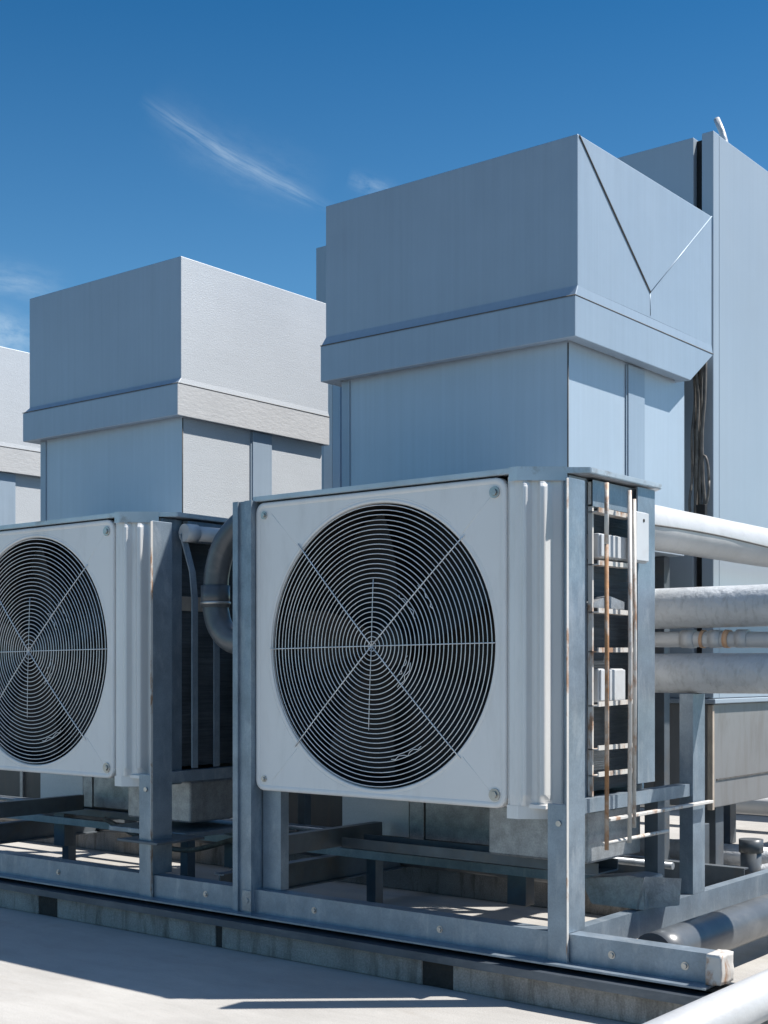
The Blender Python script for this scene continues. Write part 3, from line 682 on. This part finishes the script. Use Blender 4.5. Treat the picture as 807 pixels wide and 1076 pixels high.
# cables in gap between duct and housing
cbm = thing('cable_bundle', 'bundle of dusty cables hanging in the gap between the V folded duct and the housing', 'cables', (-2.98, 6.32, 1.9))
for i in range(6):
    x = -.03 + .02 * (i % 4); y = -.03 + .02 * (i // 2)
    pts = smooth([(x + random.uniform(-.01, .01), y + random.uniform(-.02, .02), z) for z in (0, .15, .3, .5, .7, .9)], 5)
    MB().tube(pts, .010 if i % 2 else .007, 8).build('cable', M['cable'], cbm)
lp = [(.03 + .028 * math.cos(a), -.02, .27 + .13 * math.sin(a)) for a in [i * PI / 10 for i in range(21)]]
MB().tube(lp, .007, 8).build('cable', M['cable'], cbm)
MB().box(.0, .05, -.05, -.02, .05, .15, bev=.004).build('connector', M['black'], cbm)
# ------------------------------------------------------------------ electrical boxes
def ebox(label, loc, w, hgt, dep):
    b = MB(); b.box(0, dep, 0, w, 0, hgt, bev=.006)
    o = b.build('electrical_box', M['white_box'], None, label=label, category='electrical box'); o.location = loc
    l = MB(); l.box(dep + .0005, dep + .008, .004, w - .004, .006, hgt - .004, bev=.003); l.build('lid', M['white_box'], o)
    return o
ebox('white electrical box near the top of the coil guard', (-2.575, 4.46, 1.635), .24, .095, .06)
tb = ebox('white upright plate box with a dark hole, right of the top coil guard rods', (-2.492, 4.65, 1.63), .11, .20, .025)
b = MB(); b.tube([(.030, .062, .165), (.0345, .062, .165)], .007, 10); b.build('hole_plug', M['black'], tb)
ebox('white electrical box halfway down the coil guard', (-2.575, 4.475, 1.085), .20, .13, .05)
tr = MB(); tr.extr([(0, 0), (.24, 0), (.24, .03), (.11, .05), (0, .018)], (0, 0, 0), (.045, 0, 0), (0, 1, 0), (0, 0, 1))
o = tr.build('loose_bracket', M['galv'], None, label='small bent grey metal scrap lying on a coil guard rung', category='metal scrap'); o.location = (-2.572, 4.44, 1.447)

# splice bracket box on the deck (wedge)
w = thing('metal_trough', 'wedge shaped galvanised metal box lying on the side beam behind the nearest corner post', 'metal box', (-2.74, 4.74, .262))
mb = MB(); mb.extr([(0, .055), (.03, .0), (.27, .0), (.27, .125), (.20, .13), (0, .10)], (0, 0, 0), (0, .16, 0), (1, 0, 0), (0, 0, 1))
bmesh.ops.bevel(mb.bm, geom=list(mb.bm.edges), offset=.004, segments=2, affect='EDGES'); mb.build('trough', M['galv'], w)
mb = MB()
a = [(.235, -.01, 0), (.275, -.01, .135), (.36, .14, .118), (.35, .14, .01)]
mb.poly(a); bmesh.ops.solidify(mb.bm, geom=mb.bm.faces[:], thickness=.006); mb.build('end_plate', M['plastic'], w)
# crumpled wrap on the end of front beam
def crumple(name, label, loc, dims, mat, seed, amp):
    mb = MB(); bmesh.ops.create_cube(mb.bm, size=1)
    bmesh.ops.subdivide_edges(mb.bm, edges=mb.bm.edges[:], cuts=7, use_grid_fill=True)
    for v in mb.bm.verts:
        v.co = Vector((v.co.x * dims[0], v.co.y * dims[1], v.co.z * dims[2]))
        nvec = noise.noise_vector(v.co * 22 + Vector((seed, 0, 0))) * amp + noise.noise_vector(v.co * 55 + Vector((seed, 0, 9))) * amp * .35
        v.co += nvec
    for f_ in mb.bm.faces: f_.smooth = True
    o = mb.build(name, mat, None, label=label, category='wrapping'); o.location = loc; return o
crumple('beam_end_cap', 'pale dented cap on the cut end of the front beam', (-1.905, 4.19, .212), (.055, .10, .100), M['white_rod'], 3, .004)
rd = MB(); rd.tube([(-.0, 0, 0), (.02, .16, .12), ], .006, 6)
o = rd.build('leaning_rod', M['white_rod'], None, label='thin pale rod leaning on the far left cross beam', category='rod'); o.location = (-5.65, 5.60, .008)

# ------------------------------------------------------------------ camera
cam = bpy.data.cameras.new('camera'); co = bpy.data.objects.new('camera', cam); COL.objects.link(co)
co.location = (0, 0, EYE); co.rotation_euler = (R(90), 0, R(38.6))
cam.sensor_fit = 'VERTICAL'; cam.sensor_height = 36; cam.sensor_width = 27
cam.lens = 1399 / 1076 * 36
cam.shift_y = (705 - 538) / 1076
cam.clip_start = .05; cam.clip_end = 1000
sc.camera = co

# ------------------------------------------------------------------ light
sdir = Vector((.50, .425, 1)).normalized()
sun = bpy.data.lights.new('sun', 'SUN'); so = bpy.data.objects.new('sun', sun); COL.objects.link(so)
sun.energy = 5.0; sun.angle = R(.53); sun.color = (1, .955, .89)
so.rotation_euler = sdir.to_track_quat('Z', 'Y').to_euler(); so.location = (3, 3, 8)

wd = bpy.data.worlds.new('World'); sc.world = wd; wd.use_nodes = True
nt = wd.node_tree; nt.nodes.clear()
out = N(nt, 'ShaderNodeOutputWorld'); bg = N(nt, 'ShaderNodeBackground'); nt.links.new(bg.outputs[0], out.inputs[0])
sky = N(nt, 'ShaderNodeTexSky', sky_type='NISHITA'); sky.sun_disc = False
sky.sun_elevation = math.asin(sdir.z); sky.sun_rotation = math.atan2(sdir.x, sdir.y)
sky.altitude = 500; sky.air_density = 1.0; sky.dust_density = .2; sky.ozone_density = 3.0
hs = N(nt, 'ShaderNodeHueSaturation'); hs.inputs['Saturation'].default_value = 1.1; hs.inputs['Value'].default_value = 1.
tc0 = N(nt, 'ShaderNodeTexCoord'); sp0 = N(nt, 'ShaderNodeSeparateXYZ'); nt.links.new(tc0.outputs['Generated'], sp0.inputs[0])
gr_ = N(nt, 'ShaderNodeValToRGB'); nt.links.new(sp0.outputs['Z'], gr_.inputs[0]); cr_ = gr_.color_ramp
cr_.elements[0].position = 0; cr_.elements[0].color = (.85, 1.12, 1.18, 1)
cr_.elements[1].position = .47; cr_.elements[1].color = (.44, .80, .98, 1)
e_ = cr_.elements.new(.28); e_.color = (.80, 1.10, 1.17, 1)
e_ = cr_.elements.new(.85); e_.color = (2.4, 2.1, 1.8, 1)  # extra overhead brightness, out of view, added to fill the deck shade
grad = gr_.outputs[0]
nt.links.new(mixc(nt, 1., sky.outputs[0], grad, 'MULTIPLY'), hs.inputs['Color'])
# thin cirrus in the sky, placed by direction
tc = N(nt, 'ShaderNodeTexCoord')
yaw = R(38.6); fwd = Vector((-math.sin(yaw), math.cos(yaw), 0)); rgt = Vector((math.cos(yaw), math.sin(yaw), 0)); upv = Vector((0, 0, 1))
def dirpx(px, py): return (fwd + rgt * ((px - 403.5) / 1399) + upv * ((705 - py) / 1399)).normalized()
def dot(v):
    d_ = N(nt, 'ShaderNodeVectorMath', operation='DOT_PRODUCT'); nt.links.new(tc.outputs['Generated'], d_.inputs[0]); d_.inputs[1].default_value = v
    return d_.outputs['Value']
def math_(op, a, b_=None, c=None):
    m_ = N(nt, 'ShaderNodeMath', operation=op)
    for s_, v in zip(m_.inputs, (a, b_, c)):
        if v is None: continue
        if isinstance(v, (int, float)): s_.default_value = v
        else: nt.links.new(v, s_)
    return m_.outputs[0]
def wisp(pa, pb, width, amt, bend=0., seed=0., brk=.35):
    a = dirpx(*pa); b_ = dirpx(*pb); c = (a + b_).normalized(); ax = (b_ - a); L = ax.length; ax.normalize()
    nrm = c.cross(ax).normalized()
    u = math_('DIVIDE', dot(ax), L * .5); v = math_('DIVIDE', dot(nrm), width)
    # distortion
    nz = N(nt, 'ShaderNodeTexNoise'); nz.inputs['Scale'].default_value = 9; nz.inputs['Detail'].default_value = 6
    mp = N(nt, 'ShaderNodeMapping'); mp.inputs['Location'].default_value = (seed, 0, 0); nt.links.new(tc.outputs['Generated'], mp.inputs[0]); nt.links.new(mp.outputs[0], nz.inputs[0])
    dv = math_('MULTIPLY', math_('SUBTRACT', nz.outputs['Fac'], .5), 2.4)
    u2 = math_('MULTIPLY', u, u)
    v = math_('ADD', math_('ADD', v, dv), math_('MULTIPLY', u2, bend))
    # falloffs
    fu = math_('MAXIMUM', math_('SUBTRACT', 1., u2), 0.)
    fv = math_('POWER', 2.718, math_('MULTIPLY', math_('MULTIPLY', v, v), -1.))
    n2 = N(nt, 'ShaderNodeTexNoise'); n2.inputs['Scale'].default_value = 1; n2.inputs['Detail'].default_value = 7; n2.inputs['Roughness'].default_value = .65
    cb = N(nt, 'ShaderNodeCombineXYZ'); nt.links.new(math_('MULTIPLY', u, 1.6), cb.inputs[0]); nt.links.new(math_('MULTIPLY', v, 1.1), cb.inputs[1]); cb.inputs[2].default_value = seed
    nt.links.new(cb.outputs[0], n2.inputs[0])
    n3 = math_('MAXIMUM', math_('MULTIPLY', math_('SUBTRACT', n2.outputs['Fac'], brk), 2.2), 0.)
    return math_('MULTIPLY', math_('MULTIPLY', math_('MULTIPLY', fu, fv), n3), amt)
ws = [wisp((145, 105), (350, 232), .0046, .46, .9, 1., .34), wisp((150, 120), (340, 215), .016, .12, .5, 4., .3), wisp((-60, 330), (45, 365), .012, .6, 0, 7., .25),
      wisp((-80, 280), (80, 305), .010, .28, 0, 9., .3), wisp((365, 185), (420, 205), .006, .25, 0, 12., .3)]
tot = ws[0]
for w_ in ws[1:]: tot = math_('ADD', tot, w_)
tot = math_('MINIMUM', tot, .8)
mx = N(nt, 'ShaderNodeMix', data_type='RGBA'); nt.links.new(tot, mx.inputs[0]); nt.links.new(hs.outputs[0], mx.inputs[6]); mx.inputs[7].default_value = (7.2, 8.6, 9.6, 1)
nt.links.new(mx.outputs[2], bg.inputs['Color']); bg.inputs['Strength'].default_value = .064

sc.view_settings.view_transform = 'Standard'; sc.view_settings.look = 'None'
sc.view_settings.exposure = .72; sc.view_settings.gamma = 1; sc.view_settings.use_curve_mapping = False
sc.render.engine = 'CYCLES'
